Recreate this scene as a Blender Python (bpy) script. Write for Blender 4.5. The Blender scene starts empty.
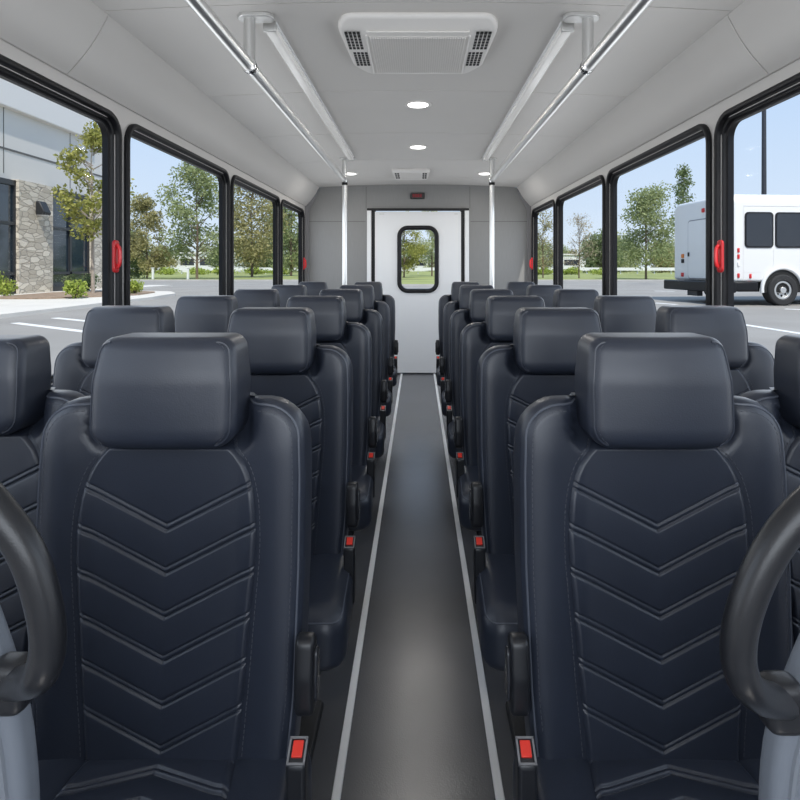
import bpy, math, random
import numpy as np
from mathutils import Vector, Matrix

S = bpy.context.scene
COL = S.collection
F, VX, VY, EYE = 572.0, 418.0, 268.0, 1.25      # pixel focal length, vanishing point, eye height


def px_x(px, d): return (px - VX) * d / F
def px_z(py, d): return EYE - (py - VY) * d / F


GZ = -0.25                                     # level of the ground outside


def gnd(px, py):
    d = F * (EYE - GZ) / (py - VY)
    return ((px - VX) * d / F, d)


# ------------------------------------------------------------------ materials
MATS = {}


def new_mat(name):
    m = bpy.data.materials.new(name)
    m.use_nodes = True
    nt = m.node_tree
    b = nt.nodes['Principled BSDF']
    MATS[name] = m
    return m, nt, b


def mat(name, col, rough=0.5, metal=0.0, noise=0.0, nscale=40.0, bump=0.0, bscale=200.0, spec=0.5,
        emit=None, estr=0.0, coat=0.0, stretch=None):
    m, nt, b = new_mat(name)
    b.inputs['Base Color'].default_value = (*col, 1)
    b.inputs['Roughness'].default_value = rough
    b.inputs['Metallic'].default_value = metal
    b.inputs['Specular IOR Level'].default_value = spec
    b.inputs['Coat Weight'].default_value = coat
    if emit:
        b.inputs['Emission Color'].default_value = (*emit, 1)
        b.inputs['Emission Strength'].default_value = estr
    if noise > 0 or bump > 0:
        tc = nt.nodes.new('ShaderNodeTexCoord')
        vec = tc.outputs['Object']
        if stretch:
            mp = nt.nodes.new('ShaderNodeMapping')
            mp.inputs['Scale'].default_value = stretch
            nt.links.new(vec, mp.inputs['Vector'])
            vec = mp.outputs['Vector']
    if noise > 0:
        n = nt.nodes.new('ShaderNodeTexNoise')
        n.inputs['Scale'].default_value = nscale
        n.inputs['Detail'].default_value = 5
        nt.links.new(vec, n.inputs['Vector'])
        r = nt.nodes.new('ShaderNodeValToRGB')
        r.color_ramp.elements[0].position = 0.3
        r.color_ramp.elements[1].position = 0.7
        r.color_ramp.elements[0].color = (*[c * (1 - noise) for c in col], 1)
        r.color_ramp.elements[1].color = (*[min(1, c * (1 + noise)) for c in col], 1)
        nt.links.new(n.outputs['Fac'], r.inputs['Fac'])
        nt.links.new(r.outputs['Color'], b.inputs['Base Color'])
    if bump > 0:
        n2 = nt.nodes.new('ShaderNodeTexNoise')
        n2.inputs['Scale'].default_value = bscale
        n2.inputs['Detail'].default_value = 3
        nt.links.new(vec, n2.inputs['Vector'])
        bp = nt.nodes.new('ShaderNodeBump')
        bp.inputs['Strength'].default_value = bump
        bp.inputs['Distance'].default_value = 0.002
        nt.links.new(n2.outputs['Fac'], bp.inputs['Height'])
        nt.links.new(bp.outputs['Normal'], b.inputs['Normal'])
    return m


mat('leather', (0.0215, 0.027, 0.042), 0.39, noise=0.08, nscale=6, bump=0.10, bscale=420, spec=0.62)
mat('leather_edge_highlight', (0.075, 0.085, 0.11), 0.40, spec=0.6)  # lighter tone paints in the highlight along the piping edges
mat('thread', (0.075, 0.08, 0.095), 0.7)
mat('black_plastic', (0.012, 0.013, 0.016), 0.36, bump=0.05, bscale=600)
mat('gloss_plastic', (0.02, 0.022, 0.028), 0.22)
mat('handle_rubber', (0.012, 0.013, 0.016), 0.30, bump=0.08, bscale=700)
mat('grey_shell', (0.145, 0.162, 0.19), 0.45, bump=0.08, bscale=700)
mat('grey_shell_edge', (0.16, 0.175, 0.20), 0.35)
mat('red_plastic', (0.75, 0.035, 0.02), 0.35)
mat('red_latch', (0.62, 0.02, 0.025), 0.3)
mat('dark_metal', (0.03, 0.032, 0.036), 0.5, 0.3)
mat('steel', (0.80, 0.80, 0.79), 0.30, 0.9)
mat('bezel_grey', (0.22, 0.22, 0.23), 0.3, 0.4)
mat('chrome', (0.8, 0.8, 0.8), 0.12, 1.0)
mat('brushed', (0.66, 0.66, 0.65), 0.38, 0.8)
mat('aluminium', (0.88, 0.89, 0.90), 0.4, 0.2)
mat('ceiling_vinyl', (0.70, 0.68, 0.655), 0.55, noise=0.015, nscale=2, bump=0.04, bscale=300)
mat('cove_panel', (0.72, 0.70, 0.675), 0.6, bump=0.03, bscale=500)
mat('wall_panel', (0.67, 0.65, 0.63), 0.5, bump=0.03, bscale=500)
mat('rear_panel', (0.24, 0.24, 0.237), 0.5, noise=0.05, nscale=30, stretch=(6, 6, 0.25))
mat('lower_panel', (0.22, 0.22, 0.23), 0.6)
mat('door_white', (0.82, 0.83, 0.84), 0.32)
mat('rubber', (0.010, 0.010, 0.012), 0.42, spec=0.28)
mat('seam', (0.12, 0.12, 0.12), 0.7)
mat('vent_white', (0.84, 0.82, 0.795), 0.45)
mat('vent_rib', (0.78, 0.76, 0.73), 0.5)
mat('vent_dark', (0.01, 0.01, 0.01), 0.7)
mat('lamp_on', (0.9, 0.9, 0.9), 0.4, emit=(1.0, 0.97, 0.92), estr=6.0)
mat('display_case', (0.01, 0.01, 0.01), 0.3)
mat('display_red', (0.12, 0.0, 0.005), 0.4, emit=(0.8, 0.01, 0.03), estr=0.06)
mat('asphalt', (0.30, 0.285, 0.265), 0.9, noise=0.10, nscale=0.35)
mat('paint_white', (0.78, 0.78, 0.77), 0.8, noise=0.06, nscale=3)
mat('concrete', (0.66, 0.63, 0.58), 0.9, noise=0.06, nscale=0.6)
mat('curb_concrete', (0.45, 0.44, 0.43), 0.9, noise=0.1, nscale=1.0)
mat('grass', (0.27, 0.30, 0.10), 0.95, noise=0.3, nscale=0.12)
mat('mulch', (0.30, 0.22, 0.16), 0.95, noise=0.35, nscale=6)
mat('panel_blue', (0.66, 0.645, 0.62), 0.6, noise=0.02, nscale=0.2)
mat('panel_light', (0.72, 0.705, 0.69), 0.6)
mat('dark_frame', (0.03, 0.032, 0.036), 0.4)
mat('tinted_glass', (0.02, 0.035, 0.05), 0.06, spec=0.9)
mat('coach_white', (0.80, 0.80, 0.79), 0.3, coat=0.4)
mat('coach_glass', (0.025, 0.03, 0.04), 0.08, spec=0.6)
mat('tire', (0.025, 0.025, 0.026), 0.8)
mat('bark', (0.16, 0.12, 0.085), 0.9, noise=0.3, nscale=8)
mat('bark_pale', (0.36, 0.31, 0.26), 0.9, noise=0.2, nscale=8)
mat('pole_dark', (0.03, 0.034, 0.045), 0.5)
mat('white_block', (0.72, 0.73, 0.74), 0.8)
mat('amber', (0.7, 0.2, 0.03), 0.3)


def floor_mat():
    m, nt, b = new_mat('floor_vinyl')
    tc = nt.nodes.new('ShaderNodeTexCoord')
    n = nt.nodes.new('ShaderNodeTexNoise'); n.inputs['Scale'].default_value = 3.0; n.inputs['Detail'].default_value = 6
    v = nt.nodes.new('ShaderNodeTexVoronoi'); v.inputs['Scale'].default_value = 260.0
    r = nt.nodes.new('ShaderNodeValToRGB')
    r.color_ramp.elements[0].color = (0.080, 0.083, 0.092, 1); r.color_ramp.elements[0].position = 0.3
    r.color_ramp.elements[1].color = (0.092, 0.095, 0.104, 1); r.color_ramp.elements[1].position = 0.7
    nt.links.new(tc.outputs['Object'], n.inputs['Vector']); nt.links.new(tc.outputs['Object'], v.inputs['Vector'])
    nt.links.new(n.outputs['Fac'], r.inputs['Fac']); nt.links.new(r.outputs['Color'], b.inputs['Base Color'])
    rr = nt.nodes.new('ShaderNodeMapRange'); rr.inputs['To Min'].default_value = 0.21; rr.inputs['To Max'].default_value = 0.27
    b.inputs['Specular IOR Level'].default_value = 0.75
    nt.links.new(n.outputs['Fac'], rr.inputs['Value']); nt.links.new(rr.outputs['Result'], b.inputs['Roughness'])
    bp = nt.nodes.new('ShaderNodeBump'); bp.inputs['Strength'].default_value = 0.22; bp.inputs['Distance'].default_value = 0.0008
    nt.links.new(v.outputs['Distance'], bp.inputs['Height']); nt.links.new(bp.outputs['Normal'], b.inputs['Normal'])


floor_mat()


def glass_mat(name, tint, refl):
    m = bpy.data.materials.new(name); m.use_nodes = True; MATS[name] = m
    nt = m.node_tree
    nt.nodes.remove(nt.nodes['Principled BSDF'])
    out = [n for n in nt.nodes if n.type == 'OUTPUT_MATERIAL'][0]
    t = nt.nodes.new('ShaderNodeBsdfTransparent'); t.inputs['Color'].default_value = (*tint, 1)
    g = nt.nodes.new('ShaderNodeBsdfGlossy'); g.inputs['Roughness'].default_value = 0.02
    fr = nt.nodes.new('ShaderNodeLayerWeight'); fr.inputs['Blend'].default_value = 0.35
    pw = nt.nodes.new('ShaderNodeMath'); pw.operation = 'POWER'; pw.inputs[1].default_value = 4.0
    mu = nt.nodes.new('ShaderNodeMath'); mu.operation = 'MULTIPLY'; mu.inputs[1].default_value = refl
    mx = nt.nodes.new('ShaderNodeMixShader')
    nt.links.new(fr.outputs['Facing'], pw.inputs[0]); nt.links.new(pw.outputs[0], mu.inputs[0]); nt.links.new(mu.outputs[0], mx.inputs['Fac'])
    nt.links.new(t.outputs[0], mx.inputs[1]); nt.links.new(g.outputs[0], mx.inputs[2])
    nt.links.new(mx.outputs[0], out.inputs['Surface'])


glass_mat('window_glass', (0.99, 0.993, 0.99), 0.10)


def lens_mat():
    m, nt, b = new_mat('lens')
    b.inputs['Base Color'].default_value = (0.86, 0.86, 0.85, 1)
    b.inputs['Roughness'].default_value = 0.18
    b.inputs['Transmission Weight'].default_value = 0.35
    b.inputs['Emission Color'].default_value = (1, 0.98, 0.95, 1)
    b.inputs['Emission Strength'].default_value = 0.10


lens_mat()


def stone_mat():
    m, nt, b = new_mat('stone')
    tc = nt.nodes.new('ShaderNodeTexCoord')
    mp = nt.nodes.new('ShaderNodeMapping'); mp.inputs['Scale'].default_value = (2.6, 1.9, 4.8)
    nz = nt.nodes.new('ShaderNodeTexNoise'); nz.inputs['Scale'].default_value = 1.2
    mixv = nt.nodes.new('ShaderNodeMix'); mixv.data_type = 'RGBA'; mixv.inputs['Factor'].default_value = 0.16
    v = nt.nodes.new('ShaderNodeTexVoronoi'); v.distance = 'CHEBYCHEV'; v.inputs['Scale'].default_value = 1.0
    v2 = nt.nodes.new('ShaderNodeTexVoronoi'); v2.feature = 'DISTANCE_TO_EDGE'; v2.inputs['Scale'].default_value = 1.0
    nt.links.new(tc.outputs['Object'], mp.inputs['Vector']); nt.links.new(mp.outputs['Vector'], mixv.inputs['A'])
    nt.links.new(mp.outputs['Vector'], nz.inputs['Vector']); nt.links.new(nz.outputs['Color'], mixv.inputs['B'])
    nt.links.new(mixv.outputs['Result'], v.inputs['Vector']); nt.links.new(mixv.outputs['Result'], v2.inputs['Vector'])
    sep = nt.nodes.new('ShaderNodeSeparateColor'); nt.links.new(v.outputs['Color'], sep.inputs['Color'])
    r = nt.nodes.new('ShaderNodeValToRGB')
    r.color_ramp.elements[0].color = (0.46, 0.41, 0.335, 1)
    r.color_ramp.elements[1].color = (0.72, 0.66, 0.56, 1)
    nt.links.new(sep.outputs['Red'], r.inputs['Fac'])
    e = nt.nodes.new('ShaderNodeMapRange'); e.inputs['From Max'].default_value = 0.07
    nt.links.new(v2.outputs['Distance'], e.inputs['Value'])
    mx = nt.nodes.new('ShaderNodeMix'); mx.data_type = 'RGBA'
    mx.inputs['A'].default_value = (0.36, 0.325, 0.275, 1)
    nt.links.new(e.outputs['Result'], mx.inputs['Factor']); nt.links.new(r.outputs['Color'], mx.inputs['B'])
    nt.links.new(mx.outputs['Result'], b.inputs['Base Color'])
    b.inputs['Roughness'].default_value = 0.9
    bp = nt.nodes.new('ShaderNodeBump'); bp.inputs['Distance'].default_value = 0.08; bp.inputs['Strength'].default_value = 0.7
    nt.links.new(e.outputs['Result'], bp.inputs['Height']); nt.links.new(bp.outputs['Normal'], b.inputs['Normal'])


stone_mat()


def leaf_mat(name, c0, c1, trans=0.35):
    m = bpy.data.materials.new(name); m.use_nodes = True; MATS[name] = m
    nt = m.node_tree
    nt.nodes.remove(nt.nodes['Principled BSDF'])
    out = [n for n in nt.nodes if n.type == 'OUTPUT_MATERIAL'][0]
    geo = nt.nodes.new('ShaderNodeNewGeometry')
    r = nt.nodes.new('ShaderNodeValToRGB')
    r.color_ramp.elements[0].color = (*c0, 1); r.color_ramp.elements[1].color = (*c1, 1)
    nt.links.new(geo.outputs['Random Per Island'], r.inputs['Fac'])
    d = nt.nodes.new('ShaderNodeBsdfDiffuse'); t = nt.nodes.new('ShaderNodeBsdfTranslucent')
    mx = nt.nodes.new('ShaderNodeMixShader'); mx.inputs['Fac'].default_value = trans
    nt.links.new(r.outputs['Color'], d.inputs['Color']); nt.links.new(r.outputs['Color'], t.inputs['Color'])
    nt.links.new(d.outputs[0], mx.inputs[1]); nt.links.new(t.outputs[0], mx.inputs[2])
    nt.links.new(mx.outputs[0], out.inputs['Surface'])


leaf_mat('leaf_yellow', (0.24, 0.26, 0.07), (0.46, 0.45, 0.15))
leaf_mat('leaf_green', (0.22, 0.27, 0.12), (0.42, 0.46, 0.24))
leaf_mat('leaf_olive', (0.26, 0.25, 0.11), (0.48, 0.44, 0.23))
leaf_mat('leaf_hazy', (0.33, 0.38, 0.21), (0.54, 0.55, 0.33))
leaf_mat('leaf_dark', (0.13, 0.18, 0.08), (0.28, 0.33, 0.17))
leaf_mat('leaf_twig', (0.39, 0.33, 0.24), (0.60, 0.52, 0.38))
leaf_mat('leaf_bush', (0.24, 0.33, 0.06), (0.51, 0.57, 0.15))

# ------------------------------------------------------------------ mesh helpers


class MB:
    def __init__(self):
        self.v, self.f = [], []

    def add(self, vs, fs):
        o = len(self.v)
        self.v.extend([tuple(p) for p in vs])
        self.f.extend([tuple(i + o for i in f) for f in fs])
        return self

    def box(self, x0, x1, y0, y1, z0, z1):
        if x0 > x1: x0, x1 = x1, x0
        if y0 > y1: y0, y1 = y1, y0
        if z0 > z1: z0, z1 = z1, z0
        vs = [(x, y, z) for x in (x0, x1) for y in (y0, y1) for z in (z0, z1)]
        return self.add(vs, [(0, 1, 3, 2), (4, 6, 7, 5), (0, 4, 5, 1), (2, 3, 7, 6), (0, 2, 6, 4), (1, 5, 7, 3)])

    def prism(self, outline, axis, a0, a1):
        """extrude a closed 2-D outline along axis ('x': outline is y,z; 'y': x,z; 'z': x,y)"""
        n = len(outline)

        def P(p, a):
            return {'x': (a, p[0], p[1]), 'y': (p[0], a, p[1]), 'z': (p[0], p[1], a)}[axis]
        vs = [P(p, a0) for p in outline] + [P(p, a1) for p in outline]
        fs = [tuple(range(n)), tuple(range(2 * n - 1, n - 1, -1))]
        for i in range(n):
            j = (i + 1) % n
            fs.append((i, i + n, j + n, j))
        return self.add(vs, fs)

    def tube(self, path, r, n=12, closed=False):
        vs, fs = tube(path, r, n, closed)
        return self.add(vs, fs)

    def build(self, name, material, parent=None, smooth=True, bevel=0.0, seg=2, angle=40):
        me = bpy.data.meshes.new(name)
        me.from_pydata(self.v, [], self.f)
        me.materials.append(MATS[material])
        import bmesh
        bm = bmesh.new(); bm.from_mesh(me)
        bmesh.ops.recalc_face_normals(bm, faces=bm.faces)
        bm.to_mesh(me); bm.free()
        o = bpy.data.objects.new(name, me)
        COL.objects.link(o)
        if parent is not None:
            o.parent = parent
        if smooth:
            me.polygons.foreach_set('use_smooth', [True] * len(me.polygons))
            me.set_sharp_from_angle(angle=math.radians(angle))
        if bevel > 0:
            b = o.modifiers.new('bevel', 'BEVEL')
            b.width = bevel; b.segments = seg; b.limit_method = 'ANGLE'; b.angle_limit = math.radians(35)
        return o


def tube(path, r, n=12, closed=False):
    P = [Vector(p) for p in path]
    m = len(P)
    R = r if isinstance(r, (list, tuple)) else [r] * m
    vs, fs = [], []
    T = []
    for i in range(m):
        a = P[(i - 1) % m] if (closed or i > 0) else P[i]
        b = P[(i + 1) % m] if (closed or i < m - 1) else P[i]
        T.append((b - a).normalized())
    up = Vector((0, 0, 1)) if abs(T[0].z) < 0.9 else Vector((1, 0, 0))
    nrm = (up - T[0] * up.dot(T[0])).normalized()
    for i in range(m):
        nrm = (nrm - T[i] * nrm.dot(T[i])).normalized()
        bi = T[i].cross(nrm)
        for k in range(n):
            a = 2 * math.pi * k / n
            vs.append(P[i] + (nrm * math.cos(a) + bi * math.sin(a)) * R[i])
    last = m if closed else m - 1
    for i in range(last):
        for k in range(n):
            a, b = i * n + k, i * n + (k + 1) % n
            c, d = ((i + 1) % m) * n + (k + 1) % n, ((i + 1) % m) * n + k
            fs.append((a, b, c, d))
    if not closed:
        fs.append(tuple(range(n - 1, -1, -1)))
        fs.append(tuple((m - 1) * n + k for k in range(n)))
    return vs, fs


def smooth_path(pts, n=8):
    """Catmull-Rom through the points"""
    P = [Vector(p) for p in pts]
    P = [P[0] * 2 - P[1]] + P + [P[-1] * 2 - P[-2]]
    out = []
    for i in range(1, len(P) - 2):
        for k in range(n):
            t = k / n
            a, b, c, d = P[i - 1], P[i], P[i + 1], P[i + 2]
            out.append(0.5 * ((2 * b) + (c - a) * t + (2 * a - 5 * b + 4 * c - d) * t * t + (3 * b - a - 3 * c + d) * t ** 3))
    out.append(P[-2])
    return out


def round_poly(pts, radii, seg=8, n=None):
    """closed polygon with rounded corners; resampled evenly to n points when n is given"""
    out = []
    m = len(pts)
    for i in range(m):
        p = Vector(pts[i]); a = Vector(pts[i - 1]); b = Vector(pts[(i + 1) % m])
        r = radii[i] if isinstance(radii, (list, tuple)) else radii
        u, w = (a - p).normalized(), (b - p).normalized()
        ang = u.angle(w)
        if r <= 0 or ang > 3.1:
            out.append(p); continue
        t = min(r / math.tan(ang / 2), 0.49 * (a - p).length, 0.49 * (b - p).length)
        rr = t * math.tan(ang / 2)
        c = p + (u + w).normalized() * (rr / math.sin(ang / 2))
        s, e = p + u * t - c, p + w * t - c
        tot = math.atan2(s.x * e.y - s.y * e.x, s.dot(e))
        for k in range(seg + 1):
            q = tot * k / seg
            out.append(c + Vector((s.x * math.cos(q) - s.y * math.sin(q), s.x * math.sin(q) + s.y * math.cos(q))))
    if n:
        L = [0.0]
        for i in range(len(out)):
            L.append(L[-1] + (out[(i + 1) % len(out)] - out[i]).length)
        res, j = [], 0
        for k in range(n):
            t = L[-1] * k / n
            while L[j + 1] < t: j += 1
            q = (t - L[j]) / max(1e-9, L[j + 1] - L[j])
            res.append(out[j].lerp(out[(j + 1) % len(out)], q))
        out = res
    return [(p.x, p.y) for p in out]


def rrect(x0, x1, y0, y1, r, seg=8, n=None):
    return round_poly([(x0, y0), (x1, y0), (x1, y1), (x0, y1)], r, seg, n)


def pillow(outline, ff, fb, r, nr=6, rings=10, mapf=None, centre=None):
    """upholstered slab: 2-D outline (u,v), front depth ff(u,v), back depth fb(u,v), edge radius r"""
    A = np.array(outline, float)
    n = len(A)
    nx, pv = np.roll(A, -1, 0), np.roll(A, 1, 0)
    t = nx - pv
    t /= np.linalg.norm(t, axis=1)[:, None]
    nrm = np.stack([t[:, 1], -t[:, 0]], 1)
    area = np.sum(A[:, 0] * nx[:, 1] - nx[:, 0] * A[:, 1])
    if area < 0: nrm = -nrm
    c = np.array(centre) if centre is not None else A.mean(0)
    loops = []
    for sgn, fn in ((1, ff), (-1, fb)):
        L = []
        for k in range(nr + 1):
            a = math.pi / 2 * k / nr
            ins = r * (1 - math.cos(a))
            q = A - nrm * ins
            L.append([(p[0], fn(p[0], p[1]) + sgn * r * (1 - math.sin(a)), p[1]) for p in q])
        base = A - nrm * r
        for k in range(1, rings):
            s = 1 - k / rings
            q = c + (base - c) * s
            L.append([(p[0], fn(p[0], p[1]), p[1]) for p in q])
        loops.append((L, (c[0], fn(c[0], c[1]), c[1])))
    vs, fs = [], []
    seq = loops[0][0][::-1] + loops[1][0]
    for L in seq: vs.extend(L)
    for i in range(len(seq) - 1):
        for k in range(n):
            fs.append((i * n + k, i * n + (k + 1) % n, (i + 1) * n + (k + 1) % n, (i + 1) * n + k))
    vs.append(loops[0][1]); vs.append(loops[1][1])
    cf, cb = len(vs) - 2, len(vs) - 1
    e = (len(seq) - 1) * n
    for k in range(n):
        fs.append((cf, (k + 1) % n, k))
        fs.append((cb, e + k, e + (k + 1) % n))
    if mapf: vs = [mapf(*p) for p in vs]
    return vs, fs


def sstep(a, b, x):
    t = min(1, max(0, (x - a) / (b - a)))
    return t * t * (3 - 2 * t)


def tag(o, label=None, cat=None, group=None, kind=None):
    if label: o['label'] = label
    if cat: o['category'] = cat
    if group: o['group'] = group
    if kind: o['kind'] = kind
    return o


def empty(name, loc=(0, 0, 0), rz=0.0):
    o = bpy.data.objects.new(name, None)
    COL.objects.link(o)
    o.location = loc
    o.rotation_euler = (0, 0, rz)
    o.empty_display_size = 0.1
    return o


def dup(o, parent=None):
    c = o.copy()
    COL.objects.link(c)
    if parent is not None: c.parent = parent
    for ch in list(o.children): dup(ch, c)
    return c


# ------------------------------------------------------------------ the shell
Y0, YB = -1.3, 6.75          # front edge of the built part, rear bulkhead
WX = 1.33
B = MB(); B.box(-WX - .06, WX + .06, Y0, YB + .1, -0.08, 0.0)
tag(B.build('floor', 'floor_vinyl', smooth=False), 'dark grey textured vinyl aisle floor running to the rear door', 'floor', kind='structure')
for i, sx in enumerate((-1, 1)):
    B = MB(); B.box(sx * .193 - .011, sx * .193 + .011, Y0, YB - .01, 0.0, 0.006)
    o = B.build('trim_%d' % (i + 1), 'aluminium', bevel=.002)
    tag(o, 'thin silver aisle edging strip on the floor, ' + ('building side' if sx < 0 else 'parked shuttle side'), 'trim', kind='structure')

WIN = [(-.32, 1.07), (1.12, 2.54), (2.585, 4.0), (4.05, 5.47), (5.525, 6.62)]  # first opening lies out of view, added to let in light
WZ0, WZ1 = 0.80, 1.925
RIM = 0.046
side_word = {-1: 'building side', 1: 'parked shuttle side'}
for sx in (-1, 1):
    # wall with real openings
    B = MB()
    xa, xb = sx * WX, sx * (WX + .042)
    B.box(xa, xb, Y0, YB, 0.0, WZ0 + .03)
    B.box(xa, xb, Y0, YB, WZ1 - .03, 2.26)
    edges = [Y0] + [e for w in WIN for e in (w[0] + .03, w[1] - .03)] + [YB]
    for k in range(0, len(edges), 2):
        B.box(xa, xb, edges[k], edges[k + 1], WZ0 + .03, WZ1 - .03)
    o = B.build('wall_' + ('left' if sx < 0 else 'right'), 'wall_panel', smooth=False)
    tag(o, 'pale grey bus side wall around the windows, ' + side_word[sx], 'wall', kind='structure')
    # cove panels between window line and ceiling
    for k, (ya, yb) in enumerate(((Y0, 2.146), (2.152, YB))):
        prof = []
        for t in np.linspace(0, 1, 9):
            x = 1.318 + (1.165 - 1.318) * t - .010 * math.sin(math.pi * t)
            z = 1.978 + (2.195 - 1.978) * t - .006 * math.sin(math.pi * t)
            prof.append((sx * x, z))
        outl = prof + [(sx * 1.16, 2.25), (sx * 1.34, 2.25), (sx * 1.34, 1.978)]
        B = MB(); B.prism(outl, 'y', ya, yb)
        o = B.build('trim_%d' % (3 + (0 if sx < 0 else 2) + k), 'cove_panel', angle=30)
        tag(o, 'angled off-white cove panel above the windows, %s, %s stretch' % (side_word[sx], ('front', 'rear')[k]), 'cove panel', kind='structure')

# ceiling: bowed panels with fine joints and a roof skin above
def ceil_z(x): return 2.236 - .034 * (x / 1.17) ** 2
xs = np.linspace(-1.175, 1.175, 25)
B = MB()
joints = [Y0, 0.1, 1.12, 2.12, 3.18, 4.17, 5.2, 6.2, YB]
for a, b in zip(joints[:-1], joints[1:]):
    outl = [(x, ceil_z(x)) for x in xs] + [(x, ceil_z(x) + .012) for x in xs[::-1]]
    B.prism(outl, 'y', a + .003, b - .003)
outl = [(x, ceil_z(x) + .0122) for x in xs] + [(x, ceil_z(x) + .06) for x in xs[::-1]]
B.prism(outl, 'y', Y0, YB + .06)
B.box(-WX - .07, WX + .07, Y0, YB + .06, 2.262, 2.33)
o = B.build('ceiling', 'ceiling_vinyl', angle=30)
tag(o, 'light grey bowed ceiling of wide panels with fine joints', 'ceiling', kind='structure')

# windows
LW = ('latch side', 'middle', 'narrower middle', 'rearmost')
wn = 0
for sx in (-1, 1):
    for k, (ya, yb) in enumerate(WIN):
        if k == 0: where = 'added unseen frontmost'
        else: where = ('second', 'third', 'fourth', 'rearmost')[k - 1]
        wn += 1
        root = empty('window_%d' % wn, (sx * WX, (ya + yb) / 2, WZ0))
        tag(root, '%s large bus window in a black rubber frame, %s' % (where, side_word[sx]), 'window', kind='structure')
        hy, h = (yb - ya) / 2, WZ1 - WZ0
        # frame: lofted ring with a stepped profile (depth outward is +sx)
        prof = [(0.0, -.002), (0.0, -.014), (.005, -.020), (.020, -.020), (.025, -.014), (.027, .002), (.032, .005), (.036, .001), (.040, .003), (.042, .014), (RIM, .017), (RIM + .006, .019), (RIM + .003, .046), (.026, .046), (.026, -.002)]
        N = 96
        vs, fs = [], []
        for ins, dep in prof:
            ring = rrect(-hy + ins, hy - ins, ins, h - ins, max(.02, .105 - ins * .8), 8, None)
            for p in ring: vs.append((sx * dep, p[0], p[1]))
        N = len(vs) // len(prof)
        for i in range(len(prof)):
            j = (i + 1) % len(prof)
            for q in range(N):
                fs.append((i * N + q, i * N + (q + 1) % N, j * N + (q + 1) % N, j * N + q))
        MB().add(vs, fs).build('frame', 'rubber', root, angle=50)
        g = MB(); g.prism(rrect(-hy + RIM, hy - RIM, RIM, h - RIM, .06, 6), 'x', sx * .030, sx * .035)
        go = g.build('glass', 'window_glass', root, smooth=False)
        if k in (1, 4):
            # red emergency latch on the rear upright of the frame
            lz = 1.30 - WZ0
            ly = hy - .075
            lt = MB()
            v, f = pillow(rrect(-.022, .022, -.070, .070, .014, 5, 40), lambda u, w: -.012, lambda u, w: 0.0, .005, 3, 3,
                          mapf=lambda u, dpt, w: (sx * (dpt - .021), ly + u, lz + w))
            lt.add(v, f)
            l = lt.build('release_latch', 'red_latch', root)
            l['label'] = 'red emergency release latch'
            gp = MB()
            gp.tube(smooth_path([(-sx * .028, ly, lz - .050), (-sx * .043, ly, lz - .036), (-sx * .047, ly, lz), (-sx * .043, ly, lz + .036), (-sx * .028, ly, lz + .050)], 5), .008, 8)
            gp.build('pull_grip', 'red_latch', l)

# rear bulkhead with opening for the door
DX, DZ = .508, 1.915            # door leaf half width and height
prof = [(-WX, 0), (-WX, 1.99), (-1.17, 2.2)] + [(x, ceil_z(x) + .004) for x in xs[1:-1]] + [(1.17, 2.2), (WX, 1.99), (WX, 0)]
ox = .575
outl = [(-WX, 0), (-WX, 1.99), (-1.17, 2.2)] + [(x, ceil_z(x) + .004) for x in xs[1:-1]] + [(1.17, 2.2), (WX, 1.99), (WX, 0), (ox, 0), (ox, 1.955), (-ox, 1.955), (-ox, 0)]
B = MB(); B.prism(outl, 'y', YB, YB + .05)
o = B.build('wall_rear', 'rear_panel', smooth=False)
tag(o, 'mid grey rear bulkhead wall around the white rear door', 'wall', kind='structure')
B = MB()
zs = px_z(221.5, YB)
for sx in (-1, 1):
    B.box(sx * .62, sx * 1.30, YB - .0012, YB + .001, zs - .003, zs + .003)
    B.box(sx * .612 - .003, sx * .612 + .003, YB - .0012, YB + .001, 1.955, 2.21)
o = B.build('trim_7', 'seam', smooth=False)
tag(o, 'thin dark panel joints of the grey rear bulkhead', 'trim', kind='structure')
# rounded corner posts where bulkhead meets the walls
for i, sx in enumerate((-1, 1)):
    B = MB()
    pth = [(sx * 1.285, 0), (sx * 1.285, 1.93), (sx * 1.16, 2.165), (sx * 1.175, 2.195), (sx * 1.33, 1.985), (sx * 1.33, 0)]
    B.prism(pth, 'y', YB - .03, YB)
    o = B.build('trim_%d' % (8 + i), 'lower_panel', bevel=.006)
    tag(o, 'grey corner trim of the rear bulkhead, ' + side_word[sx], 'trim', kind='structure')

# rear door
dr = empty('door_1', (0, YB, 0))
tag(dr, 'white rear door with a tall rounded black-framed window', 'door', kind='structure')
B = MB()
for sx in (-1, 1): B.box(sx * .55, sx * .60, -.03, .05, 0, 1.945)
B.build('jamb', 'door_white', dr, bevel=.006)
B = MB()
B.box(-.60, .60, -.036, .03, 1.925, 1.952)
for sx in (-1, 1): B.box(sx * .50, sx * .552, .004, .05, 0, 1.93)
B.build('gasket', 'rubber', dr, bevel=.003)
wx0, wx1, wz0, wz1 = -.215, .215, .985, 1.72
hole = rrect(wx0 - .01, wx1 + .01, wz0 - .01, wz1 + .01, .10, 8)
N = len(hole)
outer = [(-DX, .012), (DX, .012), (DX, DZ), (-DX, DZ)]
# leaf = outer rectangle minus rounded hole: connect by angular match
B = MB()


def ray_rect(c, a):
    dx, dz = math.cos(a), math.sin(a)
    t = min([(DX - c[0]) / dx if dx > 1e-9 else 1e9, (-DX - c[0]) / dx if dx < -1e-9 else 1e9,
             (DZ - c[1]) / dz if dz > 1e-9 else 1e9, (.012 - c[1]) / dz if dz < -1e-9 else 1e9])
    return (c[0] + dx * t, c[1] + dz * t)


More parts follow.
